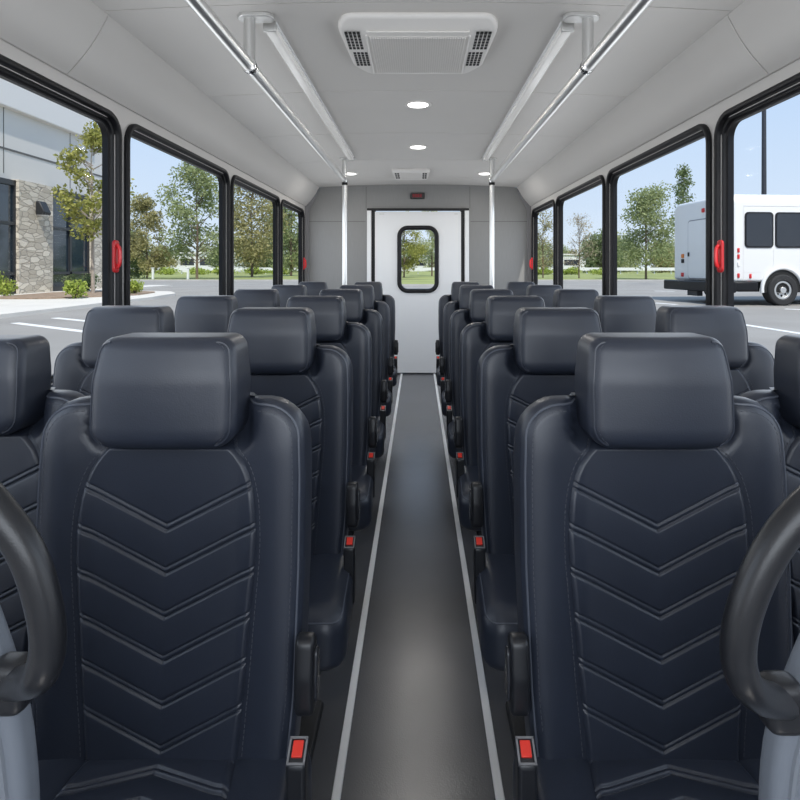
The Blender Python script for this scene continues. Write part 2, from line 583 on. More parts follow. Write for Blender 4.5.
cc = (0, (wz0 + wz1) / 2)
angs = sorted(set([math.atan2(p[1] - cc[1], p[0] - cc[0]) for p in hole] + [math.atan2(p[1] - cc[1], p[0] - cc[0]) for p in outer]))


def ray_poly(c, a, poly):
    d = (math.cos(a), math.sin(a)); best = None
    for i in range(len(poly)):
        p, q = poly[i], poly[(i + 1) % len(poly)]
        ex, ez = q[0] - p[0], q[1] - p[1]
        den = d[0] * ez - d[1] * ex
        if abs(den) < 1e-12: continue
        t = ((p[0] - c[0]) * ez - (p[1] - c[1]) * ex) / den
        u = ((p[0] - c[0]) * d[1] - (p[1] - c[1]) * d[0]) / den
        if t > 0 and -1e-6 <= u <= 1 + 1e-6: best = t if best is None else max(best, t)
    return (c[0] + d[0] * best, c[1] + d[1] * best)


O = [ray_rect(cc, a) for a in angs]; I = [ray_poly(cc, a, hole) for a in angs]
n = len(angs)
vs = [(p[0], 0.0, p[1]) for p in O] + [(p[0], 0.0, p[1]) for p in I] + [(p[0], .045, p[1]) for p in O] + [(p[0], .045, p[1]) for p in I]
fs = []
for i in range(n):
    j = (i + 1) % n
    fs += [(i, j, n + j, n + i), (2 * n + i, 3 * n + i, 3 * n + j, 2 * n + j), (i, 2 * n + i, 2 * n + j, j), (n + i, n + j, 3 * n + j, 3 * n + i)]
B.add(vs, fs); B.build('leaf', 'door_white', dr, smooth=False)
prof = [(0, .0), (0, -.014), (.006, -.02), (.036, -.02), (.044, -.012), (.05, .02), (.05, .03), (0, .03)]
vs, fs = [], []
for ins, dep in prof:
    for p in rrect(wx0 - .03 + ins, wx1 + .03 - ins, wz0 - .03 + ins, wz1 + .03 - ins, .125 - ins, 8): vs.append((p[0], dep, p[1]))
N = len(vs) // len(prof)
for i in range(len(prof)):
    for q in range(N):
        fs.append((i * N + q, i * N + (q + 1) % N, ((i + 1) % len(prof)) * N + (q + 1) % N, ((i + 1) % len(prof)) * N + q))
wf = MB().add(vs, fs).build('window_frame', 'rubber', dr, angle=50)
B = MB(); B.prism(rrect(wx0, wx1, wz0, wz1, .09, 8), 'y', .018, .024); B.build('window_glass', 'window_glass', wf, smooth=False)
B = MB(); B.box(-DX, DX, -.012, .03, 0.0, .014); B.build('threshold', 'dark_metal', dr)
B = MB()
B.box(-.455, -.40, -.012, .002, 1.88, 1.892); B.box(.43, .47, -.012, .002, 1.882, 1.892)
B.build('top_hinge', 'brushed', dr)

# red display above the door
dp = empty('led_display', (px_x(429, YB), YB, px_z(196, YB)))
tag(dp, 'small black box with a dim red LED readout above the rear door', 'display')
B = MB(); B.box(-.085, .085, -.035, 0, -.036, .036); B.build('casing', 'display_case', dp, bevel=.006)
B = MB()
for k in range(4): B.box(-.058 + k * .028, -.058 + k * .028 + .023, -.037, -.034, -.019, .019)
B.build('screen_segment', 'display_red', dp)
dp.location.x = px_x(417.5, YB)

# ------------------------------------------------------------------ ceiling fittings
ac = empty('air_conditioner', (0, 2.46, 2.233))
tag(ac, 'white ceiling air conditioning unit with ribbed centre grille', 'air conditioner')
# far corners are cut at an angle, near corners rounded
outl = round_poly([(-.285, -.262), (.285, -.262), (.318, -.20), (.30, .20), (.235, .315), (-.235, .315), (-.30, .20), (-.318, -.20)],
                  [.05, .05, .05, .06, .05, .05, .06, .05], 6, 96)
v, f = pillow(outl, lambda u, w: -.046 + .026 * sstep(-.15, -.262, w), lambda u, w: .006, .016, 5, 12, mapf=lambda u, dpt, w: (u, w, dpt))
MB().add(v, f).build('housing', 'vent_white', ac)
gr = MB(); gr.box(-.20, .20, -.145, .285, -.0475, -.044)
g0 = gr.build('intake_grille', 'vent_rib', ac, smooth=False)
rb = MB()
for i in range(40):
    x = -.192 + i * .384 / 39
    rb.box(x - .0028, x + .0028, -.138, .275, -.052, -.0472)
rb.build('grille_ribs', 'vent_white', g0, smooth=False)
for sx in (-1, 1):
    fr = MB(); fr.box(sx * .205, sx * .214, -.155, .29, -.051, -.044); fr.build('grille_edge', 'vent_white', ac, bevel=.002)
B = MB(); B.box(-.205, .205, -.190, -.185, -.048, -.042); B.build('filter_slot', 'vent_rib', ac)
for sx in (-1, 1):
    for (yc, hh) in ((-.10, .092), (.105, .085)):
        B = MB()
        for i in range(4):
            for j in range(6):
                x = sx * (.238 + i * .0165 - (.012 if yc > 0 else 0)); y = yc - hh + (j + .5) * 2 * hh / 6
                B.box(x - .0056, x + .0056, y - hh / 6 * .72, y + hh / 6 * .72, -.0475, -.044)
        B.build('side_vent', 'vent_dark', ac, smooth=False)

v2 = empty('ceiling_vent', (px_x(411, 5.9), 5.93, 2.232))
tag(v2, 'smaller white ceiling vent between the far downlights', 'vent')
outl = round_poly([(-.19, -.27), (.19, -.27), (.175, .27), (-.175, .27)], .04, 5, 64)
v, f = pillow(outl, lambda u, w: -.03, lambda u, w: .006, .012, 4, 4, mapf=lambda u, dpt, w: (u, w, dpt))
MB().add(v, f).build('housing', 'vent_white', v2)
B = MB(); B.box(-.10, .10, -.2, .2, -.033, -.028); B.build('intake_grille', 'vent_rib', v2)
for sx in (-1, 1):
    B = MB()
    for i in range(2):
        for j in range(3):
            x = sx * (.128 + i * .024); y = -.15 + j * .13
            B.box(x - .009, x + .009, y - .045, y + .045, -.0315, -.028)
    B.build('side_vent', 'vent_dark', v2, smooth=False)

# downlights
dl = None
lights = [(0.0, 3.45, 'nearest round recessed ceiling downlight on the centre line'),
          (0.0, 4.66, 'round centre-line ceiling downlight beyond the nearest one'),
          (-.70, 5.9, 'far round ceiling downlight beside the pole on the building side'),
          (.69, 5.9, 'far round ceiling downlight beside the pole on the parked shuttle side')]
for i, (x, y, lab) in enumerate(lights):
    if i == 0:
        dl = empty('downlight')
        ring = []
        for k in range(5):
            pass
        B = MB()
        vs, fs = [], []
        pr = [(.082, .008), (.082, -.002), (.078, -.0045), (.066, -.0045), (.060, -.002), (.060, .008)]
        for r_, z_ in pr:
            for q in range(36):
                a = 2 * math.pi * q / 36; vs.append((r_ * math.cos(a), r_ * math.sin(a), z_))
        for a in range(len(pr)):
            for q in range(36):
                b_ = (a + 1) % len(pr)
                fs.append((a * 36 + q, a * 36 + (q + 1) % 36, b_ * 36 + (q + 1) % 36, b_ * 36 + q))
        B.add(vs, fs).build('trim_ring', 'vent_white', dl)
        B = MB(); B.prism([(.061 * math.cos(2 * math.pi * q / 36), .061 * math.sin(2 * math.pi * q / 36)) for q in range(36)], 'z', -.0025, .004)
        B.build('diffuser', 'lamp_on', dl, smooth=False)
        o = dl
    else:
        o = dup(dl)
    o.location = (x, y, ceil_z(x) - .001)
    tag(o, lab, 'ceiling light', 'recessed ceiling downlights')

# grab rails with posts, and lens light bars
RX, RZ = .651, 2.03
YBK, YP = 2.21, 5.08
rail_label = {-1: 'polished overhead grab rail and pole nearest the building', 1: 'polished overhead grab rail and pole nearest the parked shuttle'}
for sx in (-1, 1):
    RXs = RX if sx < 0 else RX + .005
    root = empty('grab_rail', (sx * RXs, YP, 0))
    tag(root, rail_label[sx], 'grab rail', 'overhead grab rails')
    B = MB(); B.tube([(0, y, RZ) for y in np.linspace(Y0 + .05 - YP, -.01, 12)], .0235, 20); B.build('rail', 'steel', root)
    B = MB()
    B.tube([(0, 0, .0), (0, 0, RZ + .018)], .0215, 20)
    B.build('pole', 'steel', root)
    B = MB(); B.tube([(0, 0, 0.0), (0, 0, .012)], .05, 24); B.build('floor_flange', 'brushed', root, bevel=.003)
    B = MB(); B.tube([(0, 0, RZ - .045), (0, 0, RZ - .018)], .0262, 20); B.build('joint_collar', 'rubber', root)
    for yb in (YBK - YP, 0.0):
        zc = ceil_z(RXs)
        B = MB(); B.tube([(0, yb, RZ + .012), (0, yb, zc + .002)], .022, 18)
        bk = B.build('bracket', 'brushed', root)
        B = MB()
        ol = rrect(-.045, .095, -.035, .035, .034, 8)
        if sx > 0: ol = [(-p[0], p[1]) for p in ol]
        B.prism([(p[0], p[1] + yb) for p in ol], 'z', zc - .016, zc + .002)
        B.build('ceiling_plate', 'brushed', bk, bevel=.004)
        B = MB(); B.tube([(0, yb - .022, RZ), (0, yb - .008, RZ)], .0285, 20); B.tube([(0, yb + .004, RZ), (0, yb + .02, RZ)], .0275, 20)
        B.build('clamp', 'chrome', bk)
        B = MB(); B.tube([(0, yb - .007, RZ), (0, yb + .003, RZ)], .0288, 20); B.build('clamp_seal', 'rubber', bk)
    lb = empty('light_bar', (sx * (RXs - .062), 0, ceil_z(.58)))
    tag(lb, 'clear square ceiling light bar beside the grab rail, ' + side_word[sx], 'light bar', 'clear ceiling light bars')
    B = MB(); B.box(-.022, .022, YBK + .07, YP - .07, -.036, -.006); B.build('lens', 'lens', lb, bevel=.008, seg=3)
    B = MB(); B.box(-.028, .028, YBK + .06, YP - .06, -.010, .006); B.build('base_channel', 'aluminium', lb, bevel=.002)
    B = MB(); B.box(-.026, .026, YBK + .055, YBK + .072, -.04, 0); B.build('end_cap', 'brushed', lb, bevel=.004)
    B = MB(); B.box(-.026, .026, YP - .072, YP - .055, -.04, 0); B.build('end_cap', 'brushed', lb, bevel=.004)

# ------------------------------------------------------------------ seats
TILT = .07


def tilt(z): return TILT * (z - .45)


def back_front(x, z):
    ax = abs(x)
    bol = .013 * sstep(.115, .18, ax) - .006 * sstep(.19, .225, ax)
    fade = 1 - sstep(.93, 1.02, z) * .5
    notch = .036 * sstep(.140, .124, ax) * sstep(.945, .965, z)
    return tilt(z) - bol * fade - .010 * (1 - (min(ax, .1) / .1) ** 2) * 0 + notch


def back_rear(x, z): return tilt(z) + .092 + .01 * (1 - (x / .225) ** 2) - .040 * sstep(.93, 1.02, z)


def panel_w(z):
    return float(np.interp(z, [.42, .475, .565, .665, .765, .804, .845, .866, .887, .905, .921, .936, .951, .975], [.122, .126, .134, .141, .149, .150, .148, .1455, .141, .1355, .128, .117, .103, .078]))


def groove_field(q, lines, gap, sig):
    g = 0.0
    for L in lines:
        for k, amp in ((0, 1.0), (gap, .8)):
            e = (q - L - k) / sig
            if abs(e) < 4: g += amp * math.exp(-e * e)
    return g


def quilt(lines, q):
    ls = sorted(lines)
    for a, b in zip(ls[:-1], ls[1:]):
        if a <= q < b:
            u = (q - a) / (b - a)
            return math.sin(math.pi * u) ** .7
    return .8


BACK_LINES = [.814 - .0695 * k for k in range(6)]


def back_panel():
    z0, z1 = .43, .965
    ns, nt = 130, 400
    vs, fs = [], []
    for j in range(nt + 1):
        z = z0 + (z1 - z0) * j / nt
        w = panel_w(z)
        for i in range(ns + 1):
            s = -1 + 2 * i / ns
            s = math.copysign(1 - (1 - abs(s)) ** 1.15, s)
            x = s * w
            e = (1 - abs(s)) * w
            h = -.004 + .010 * math.sqrt(min(1, e / .009))
            q = z - .5 * abs(x)
            inside = min(1, e / .006)
            h += inside * (-.0040 * groove_field(q, BACK_LINES, .0100, .0018) + .0028 * quilt(BACK_LINES + [1.2, .36], q))
            vs.append((x, back_front(x, z) - h, z))
    for j in range(nt):
        for i in range(ns):
            a = j * (ns + 1) + i
            fs.append((a, a + 1, a + ns + 2, a + ns + 1))
    return vs, fs


CW = .252


def cush_top(x, y):
    ax = abs(x)
    return .447 + .014 * sstep(.10, .17, ax) - .010 * sstep(.20, .24, ax) - .020 * sstep(-.235, -.31, y)


CUSH_LINES = [-.030, -.085, -.140, -.195]


def cushion_panel():
    y0, y1 = -.245, .02
    ns, nt = 90, 240
    vs, fs = [], []
    for j in range(nt + 1):
        y = y0 + (y1 - y0) * j / nt
        w = float(np.interp(y, [-.245, -.15, .02], [.14, .143, .12]))
        for i in range(ns + 1):
            s = -1 + 2 * i / ns
            x = s * w
            e = min((1 - abs(s)) * w, (y - y0))
            h = -.005 + .013 * math.sqrt(min(1, max(0, e) / .012))
            q = y + .32 * abs(x)
            h += min(1, e / .006) * (-.0045 * groove_field(q, CUSH_LINES, .0105, .002) + .003 * quilt(CUSH_LINES + [.03, -.26], q))
            vs.append((x, y, cush_top(x, y) + h))
    for j in range(nt):
        for i in range(ns):
            a = j * (ns + 1) + i
            fs.append((a, a + 1, a + ns + 2, a + ns + 1))
    return vs, fs


def stitches(path, step=.009, ln=.0055, r=.0007, off=None):
    """small thread dashes along a path"""
    B = MB()
    P = [Vector(p) for p in path]
    acc = 0.0
    for a, b in zip(P[:-1], P[1:]):
        L = (b - a).length
        t = (b - a).normalized() if L > 0 else Vector((0, 0, 1))
        while acc < L:
            c = a + t * acc
            B.tube([c - t * ln / 2, c + t * ln / 2], r, 4)
            acc += step
        acc -= L
    return B


BACK_OUT = round_poly([(-.207, .40), (.207, .40), (.221, .55), (.226, .75), (.226, .90), (.221, 1.026), (-.221, 1.026), (-.226, .90), (-.226, .75), (-.219, .55)],
                      [.04, .04, .3, .3, .3, .068, .068, .3, .3, .3], 8, 150)
HEAD_OUT = round_poly([(-.120, .955), (.120, .955), (.120, 1.06), (.111, 1.135), (-.111, 1.135), (-.120, 1.06)], [.038, .038, .2, .026, .026, .2], 8, 110)
def cush_out(side):
    hi, lo = (CW, CW) if side == 0 else ((CW, .222) if side > 0 else (.222, CW))
    if side == 0: hi = lo = .205
    return round_poly([(-lo, -.295), (hi, -.295), (hi - .012, .04), (-lo + .012, .04)], [.05, .05, .02, .02], 8, 110)


def head_front(x, z):
    return tilt(z) - .046 - .012 * (1 - (x / .124) ** 2) + .012 * sstep(1.06, 1.14, z) + .006 * sstep(.99, .95, z)


def head_rear(x, z): return tilt(z) + .062


def ring_path(outline, ff, ins, lift, lo=None):
    A = np.array(outline); nx, pv = np.roll(A, -1, 0), np.roll(A, 1, 0)
    t = nx - pv; t /= np.linalg.norm(t, axis=1)[:, None]
    nrm = np.stack([t[:, 1], -t[:, 0]], 1)
    if np.sum(A[:, 0] * nx[:, 1] - nx[:, 0] * A[:, 1]) < 0: nrm = -nrm
    q = A - nrm * ins
    return [(p[0], ff(p[0], p[1]) + lift, p[1]) for p in q]


def make_seat(side):
    """side: +1 hinge cover and buckle on +x, -1 on -x, 0 none"""
    root = empty('bus_seat')
    v, f = pillow(BACK_OUT, back_front, back_rear, .024, 7, 18, centre=(0, .74))
    bk = MB().add(v, f).build('backrest', 'leather', root, angle=80)
    v, f = back_panel()
    MB().add(v, f).build('quilted_panel', 'leather', bk, angle=180)
    R = .024
    a50 = math.radians(48)
    MB().tube(ring_path(BACK_OUT, back_front, R * (1 - math.cos(a50)), R * (1 - math.sin(a50))), .0022, 6, True).build('piping', 'leather_edge_highlight', bk)
    sp = []
    zs_ = np.linspace(.46, .965, 60)
    B = None
    st = MB()
    for sg in (-1, 1):
        pth = [(sg * (panel_w(z) + .006), back_front(panel_w(z) + .006, z) - .0006, z) for z in zs_]
        b_ = stitches(pth); st.add(b_.v, b_.f)
    rp = ring_path(BACK_OUT, back_front, R * .75, R * .03)
    rp = [p for p in rp if p[2] > .5 and abs(p[0]) > .14]
    for sg in (-1, 1):
        pp = sorted([p for p in rp if p[0] * sg > 0], key=lambda p: (p[2] * 1.0 - abs(p[0]) * .6))
        b_ = stitches(pp); st.add(b_.v, b_.f)
    so = st.build('stitching', 'thread', bk, smooth=False); so['kind'] = 'stuff'
    # headrest
    v, f = pillow(HEAD_OUT, head_front, head_rear, .022, 8, 12, centre=(0, 1.045))
    hd = MB().add(v, f).build('headrest', 'leather', root, angle=80)
    R = .022
    rp = ring_path(HEAD_OUT, head_front, R * (1 - math.cos(a50)) * 1.0, R * (1 - math.sin(a50)))
    sb = MB()
    for sg in (-1, 1):
        pp = sorted([p for p in rp if p[0] * sg > .085], key=lambda p: p[2])
        MB().tube(pp, .0020, 6).build('piping', 'leather', hd)
        inn = [(p[0] - sg * .006, p[1] - .0042, p[2]) for p in pp[2:-2]]
        b_ = stitches(inn, .008, .005, .0006); sb.add(b_.v, b_.f)
    so = sb.build('stitching', 'thread', hd, smooth=False); so['kind'] = 'stuff'
    # cushion
    CUSH_OUT = cush_out(side)
    v, f = pillow(CUSH_OUT, lambda x, y: -cush_top(x, y), lambda x, y: -.322, .030, 7, 14, mapf=lambda x, dpt, y: (x, y, -dpt), centre=(0, -.13))
    cu = MB().add(v, f).build('cushion', 'leather', root, angle=80)
    v, f = cushion_panel()
    MB().add(v, f).build('quilted_panel', 'leather', cu, angle=180)
    R = .030
    rp = [(p[0], p[2], -p[1]) for p in ring_path(CUSH_OUT, lambda x, y: -cush_top(x, y), R * (1 - math.cos(a50)), R * (1 - math.sin(a50)))]
    MB().tube(rp, .002, 6, True).build('piping', 'leather_edge_highlight', cu)
    # pan and pedestal
    B = MB(); B.box(-.19, .19, -.265, .05, .295, .335); B.build('seat_pan', 'black_plastic', root, bevel=.01)
    B = MB()
    B.box(-.10, .10, -.20, -.02, .02, .30)
    B.box(-.15, .15, -.25, .04, 0.0, .022)
    B.build('pedestal', 'dark_metal', root, bevel=.008)
    if side:
        s = side
        ol = round_poly([(-.026, .532), (.020, .532), (.026, .60), (.012, .655), (-.018, .655), (-.030, .60)], [.02, .02, .05, .012, .012, .05], 6, 60)
        v, f = pillow(ol, lambda u, w: -.022, lambda u, w: .024, .010, 4, 5, mapf=lambda u, dpt, w: (s * (.236 - dpt * .68), u, w))
        hc = MB().add(v, f).build('hinge_cover', 'black_plastic', root)
        v, f = pillow(round_poly([(-.015, .552), (.012, .552), (.016, .59), (.009, .635), (-.010, .635), (-.019, .59)], .010, 5, 40), lambda u, w: -.004, lambda u, w: .002, .002, 2, 3,
                      mapf=lambda u, dpt, w: (s * (.251 - dpt), u, w))
        MB().add(v, f).build('inset_badge', 'gloss_plastic', hc)
        B = MB()
        B.prism([(-.080, .36), (-.052, .36), (-.046, .528), (-.080, .508)], 'x', s * .219, s * .249)
        bu = B.build('belt_buckle', 'black_plastic', root, bevel=.006, seg=3)
        # red button lies on the sloping top of the buckle
        n0, n1 = Vector((0, -.080, .508)), Vector((0, -.046, .528))
        d_ = (n1 - n0).normalized(); up = Vector((0, d_.z * -1, d_.y))
        def sl(a, h): return n0 + d_ * a + up * h
        L_ = (n1 - n0).length
        for (nm, mt, xa, xb, a0, a1, h0, h1) in (('release_button', 'red_plastic', .2265, .2425, .011, L_ - .007, -.004, .0035),):
            q = [sl(a0, h0), sl(a1, h0), sl(a1, h1), sl(a0, h1)]
            B = MB(); B.prism([(p.y, p.z) for p in q], 'x', s * xa, s * xb)
            rbn = B.build(nm, mt, bu, bevel=.0012); rbn['label'] = 'red release button'
        B = MB()
        for (xa, xb, a0, a1) in ((.2205, .2235, .003, L_ - .003), (.245, .248, .003, L_ - .003), (.2205, .248, .002, .005), (.2205, .248, L_ - .005, L_ - .002)):
            q = [sl(a0, -.004), sl(a1, -.004), sl(a1, .002), sl(a0, .002)]
            B.prism([(p.y, p.z) for p in q], 'x', s * xa, s * xb)
        B.build('bezel', 'bezel_grey', bu)
    return root


PROTO = {1: make_seat(1), -1: make_seat(-1), 0: make_seat(0)}
used = set()


def place_seat(kind, x, y, label, group, sc=1.0):
    if kind not in used:
        o = PROTO[kind]; used.add(kind)
    else:
        o = dup(PROTO[kind])
    o.location = (x, y, 0); o.scale = (sc, sc, sc)
    tag(o, label, 'seat', group)


ROWS = [.95, 1.61, 2.31, 3.07, 3.85, 4.75]
ORD = ['front', 'second', 'third', 'fourth', 'fifth', 'last']
WXL = [-.850, -.866, -.874, -.876, -.876, -.878]
WXR = [.828, .848, .856, .858, .858, .860]
REC = [.125, .08, .03, 0, 0, 0]
for i, y in enumerate(ROWS):
    place_seat(1, -.417, y - .02, 'navy quilted leather aisle seat in the %s row on the building side' % ORD[i], 'navy aisle seats on the building side')
    place_seat(-1, .398, y - .02, 'navy quilted leather aisle seat in the %s row on the parked shuttle side' % ORD[i], 'navy aisle seats on the parked shuttle side')
    yo = REC[i]
    place_seat(0, WXL[i], y - .02 + yo, 'navy leather window seat in the %s row under the building side windows' % ORD[i], 'navy window seats on the building side', .984 if i == 0 else 1.0)
    place_seat(0, WXR[i], y - .02 + yo, 'navy leather window seat in the %s row under the parked shuttle side windows' % ORD[i], 'navy window seats on the parked shuttle side', .984 if i == 0 else 1.0)

# ------------------------------------------------------------------ front modesty barriers with grab handles
DP = .5
for sx in (-1, 1):
    if sx > 0:
        edge = [(752, 900), (752, 790), (756, 735), (764, 700), (777, 665), (800, 612), (826, 566), (866, 528), (930, 508)]
        hand = [(915, 508), (872, 486), (832, 489), (799, 514), (768, 556), (746, 606), (738, 650), (745, 682), (762, 697), (784, 702)]
    else:
        edge = [(47, 900), (47, 790), (43, 735), (38, 700), (25, 650), (0, 582), (-26, 540), (-66, 505), (-130, 490)]
        hand = [(-115, 490), (-72, 466), (-36, 476), (0, 514), (28, 556), (44, 606), (48, 645), (42, 672), (32, 680), (13, 683)]
    E = [(px_x(p[0], DP), px_z(p[1], DP)) for p in edge]
    E = [(p.x, p.y) for p in [Vector(q) for q in smooth_path([(e[0], e[1], 0) for e in E], 6)]]
    x_in = E[0][0]
    far = sx * 1.02
    top = E[-1]
    ol = [(x_in, .02)] + E + [(far - sx * .12, top[1] + .012), (far, top[1] - .06), (far, .02)]
    ol = round_poly(ol, 0, 1, 180)
    root = empty('modesty_barrier', (0, DP, 0))
    tag(root, 'grey moulded barrier with a black looped grab handle, ' + ('nearest the building' if sx < 0 else 'nearest the parked shuttle'), 'barrier', 'grey front barriers')
    cen = (sx * .68, .5)
    v, f = pillow(ol, lambda u, w: -.030, lambda u, w: -.002, .010, 5, 8, centre=cen)
    MB().add(v, f).build('shell', 'grey_shell', root, angle=60)
    # raised rim just inside the edge
    rim = [(p[0] + sx * .014, -.030, p[1] - .008) for p in E]
    MB().tube(rim, .0035, 8).build('rim_bead', 'grey_shell_edge', root)
    B = MB(); B.box(sx * .42, sx * .95, -.036, .006, 0.0, .03); B.build('floor_foot', 'dark_metal', root, bevel=.005)
    dh = .43
    hp = []
    for k, p in enumerate(hand):
        dd = dh
        if k == 0: dd = .472
        if k == 1: dd = .447
        if k == len(hand) - 1: dd = .462
        if k == len(hand) - 2: dd = .444
        hp.append((px_x(p[0], dd), dd - DP, px_z(p[1], dd)))
    sp = smooth_path(hp, 8)
    n = len(sp)
    rad = [.0125] * n
    MB().tube(sp, rad, 20).build('grab_handle', 'handle_rubber', root)
    e = sp[-1]
    v, f = pillow(rrect(e.x - .018, e.x + .014, e.z - .022, e.z + .02, .010, 5, 40), lambda u, w: -.050, lambda u, w: -.024, .008, 4, 4)
    MB().add(v, f).build('handle_mount', 'black_plastic', root)

# ------------------------------------------------------------------ outdoors
B = MB(); B.box(-160, 160, -80, 66, GZ - .3, GZ)
tag(B.build('ground', 'asphalt', smooth=False), 'grey asphalt car park surface outside the bus', 'ground', kind='structure')
B = MB(); B.prism(round_poly([(-400, 66.35), (-5.2, 66.35), (-5.0, 47.5), (6.3, 47.5), (6.5, 66.35), (400, 66.35), (400, 700), (-400, 700)], [0, 2, 3, 3, 2, 0, 0, 0], 6), 'z', GZ - .3, GZ + .1)
tag(B.build('lawn', 'grass', smooth=False), 'wide green lawn beyond the car park', 'lawn', kind='structure')
B = MB(); B.box(-400, -7.3, 66, 66.345, GZ - .3, GZ + .16); B.box(8.6, 400, 66, 66.345, GZ - .3, GZ + .16)
B.box(-2.5, 3.8, 47.1, 47.49, GZ - .3, GZ + .16)
tag(B.build('curb', 'curb_concrete', smooth=False), 'grey kerb between car park and lawn', 'kerb', kind='structure')


def stripe(p, q, w, label):
    a, b = Vector((*p, 0)), Vector((*q, 0))
    t = (b - a).normalized(); nn = Vector((-t.y, t.x, 0)) * w / 2
    B = MB()
    B.prism([(a + nn)[:2], (b + nn)[:2], (b - nn)[:2], (a - nn)[:2]], 'z', GZ, GZ + .006)
    tag(B.build('parking_line', 'paint_white', smooth=False), label, 'parking line', 'painted parking lines', )


stripe(gnd(15, 323), gnd(95, 333), .22, 'white painted parking line nearest the bus, building side')
stripe(gnd(55, 318), gnd(105, 323), .22, 'white painted parking line closer to the pavement')
stripe(gnd(742, 324.5), gnd(860, 343), .22, 'long white painted parking line in front of the shuttle bus')
stripe(gnd(655, 303), gnd(676, 304.5), .30, 'short white painted line behind the shuttle bumper')
stripe(gnd(655, 291), gnd(674, 291.5), .35, 'faint white painted line far behind the shuttle bus')
stripe(gnd(785, 309), gnd(880, 313), .25, 'white painted line beside the shuttle wheel')

# pavement with rounded end, bed of mulch
FX = -21.6
pav = [(FX + .0, 2.0), (-12.3, 2.0), (-12.35, 20), (-12.6, 27), (-13.2, 31.2), (-14.6, 33.8), (-16.5, 34.6), (-18.5, 34.4), (-19.6, 36.5), (-19.8, 46), (FX, 46)]
pav = round_poly(pav, [0, 0, 3, 3, 2, 1.5, 1.5, 1, 1.5, 0, 0], 5)
B = MB(); B.prism(pav, 'z', GZ - .1, GZ + .13)
tag(B.build('sidewalk', 'concrete', smooth=False), 'pale concrete pavement along the building', 'pavement', kind='structure')
bed = round_poly([(-19.3, 25.2), (-16.4, 25.0), (-14.0, 28.5), (-14.6, 32.0), (-16.6, 33.4), (-18.6, 33.0), (-19.8, 31)], 1.4, 6)
B = MB(); B.prism(bed, 'z', GZ + .13, GZ + .19)
tag(B.build('planting_bed', 'mulch', smooth=False), 'brown mulch planting bed around the slim tree', 'planting bed', kind='structure')


def fd(px): return F * -FX / (VX - px)
def fz(px, py): return px_z(py, fd(px))


bd = empty('building', (FX, 30, GZ))
tag(bd, 'office building with blue-grey metal panels, stone piers and dark glass', 'building')
def rel(B): B.v = [(x - FX, y - 30, z - GZ) for x, y, z in B.v]; return B
zt = fz(0, 178)            # head of the glazing
z1 = fz(0, 106)            # groove below the projecting upper storey
yE, yU = fd(107), fd(87)
zlow = fz(0, 147)
B = MB(); B.box(FX - 9, FX, 6, yE, zt, z1 - .0)
B.build  # upper wall
rel(B).build('metal_wall', 'panel_blue', bd, smooth=False)
B = MB(); B.box(FX - 9, FX + .35, 6, yU, z1, z1 + 5.2); rel(B).build('parapet', 'panel_light', bd, bevel=.05)
B = MB(); B.box(FX - .1, FX + .03, 6, yE, zlow - .05, zlow + .05)
for yy in (12, 18, 24, 29.8, 35.5):
    B.box(FX - .1, FX + .02, yy - .02, yy + .02, zt + .3, z1)
rel(B).build('panel_joint', 'seam', bd, smooth=False)
B = MB(); B.box(FX - 9, FX - .1, 6, yE, GZ, zt); rel(B).build('core_wall', 'dark_frame', bd, smooth=False)
fp = lambda px: F * -(FX + .42) / (VX - px)
piers = [(fp(19), fp(53)), (fp(92), fp(107)), (fp(-130), fp(-95))]
for a, b in piers:
    B = MB(); B.box(FX - .3, FX + .42, a, b, GZ + .1, zt + .05); rel(B).build('stone_pier', 'stone', bd, smooth=False)
for a, b in ((fp(-95), fp(19)), (fp(53), fp(92))):
    B = MB(); B.box(FX + .08, FX + .14, a, b, GZ + .15, zt); g = rel(B).build('window_pane', 'tinted_glass', bd, smooth=False)
    B = MB()
    zm, zl = fz(60, 229), fz(60, 273)
    for zz, hh in ((zt - .15, .14), (zm, .08), (zl, .08), (GZ + .3, .16)):
        B.box(FX + .10, FX + .26, a, b, zz - hh, zz + hh)
    n = 3 if b - a > 8 else 2
    for k in range(n + 1):
        yy = a + (b - a) * k / n
        B.box(FX + .10, FX + .26, yy - .09, yy + .09, GZ + .15, zt)
    rel(B).build('window_frame', 'dark_frame', bd, smooth=False)
wl = empty('wall_lamp', (FX + .42, fp(39), px_z(208, fp(39))))
tag(wl, 'dark grey wedge wall lamp on the stone pier', 'wall lamp')
B = MB(); B.prism([(.0, .36), (.22, .36), (.52, -.26), (.46, -.4), (.0, -.4)], 'y', -.30, .30); B.build('housing', 'dark_metal', wl, bevel=.05)
B = MB(); B.box(.04, .42, -.24, .24, -.43, -.39); B.build('lens', 'lens', wl)

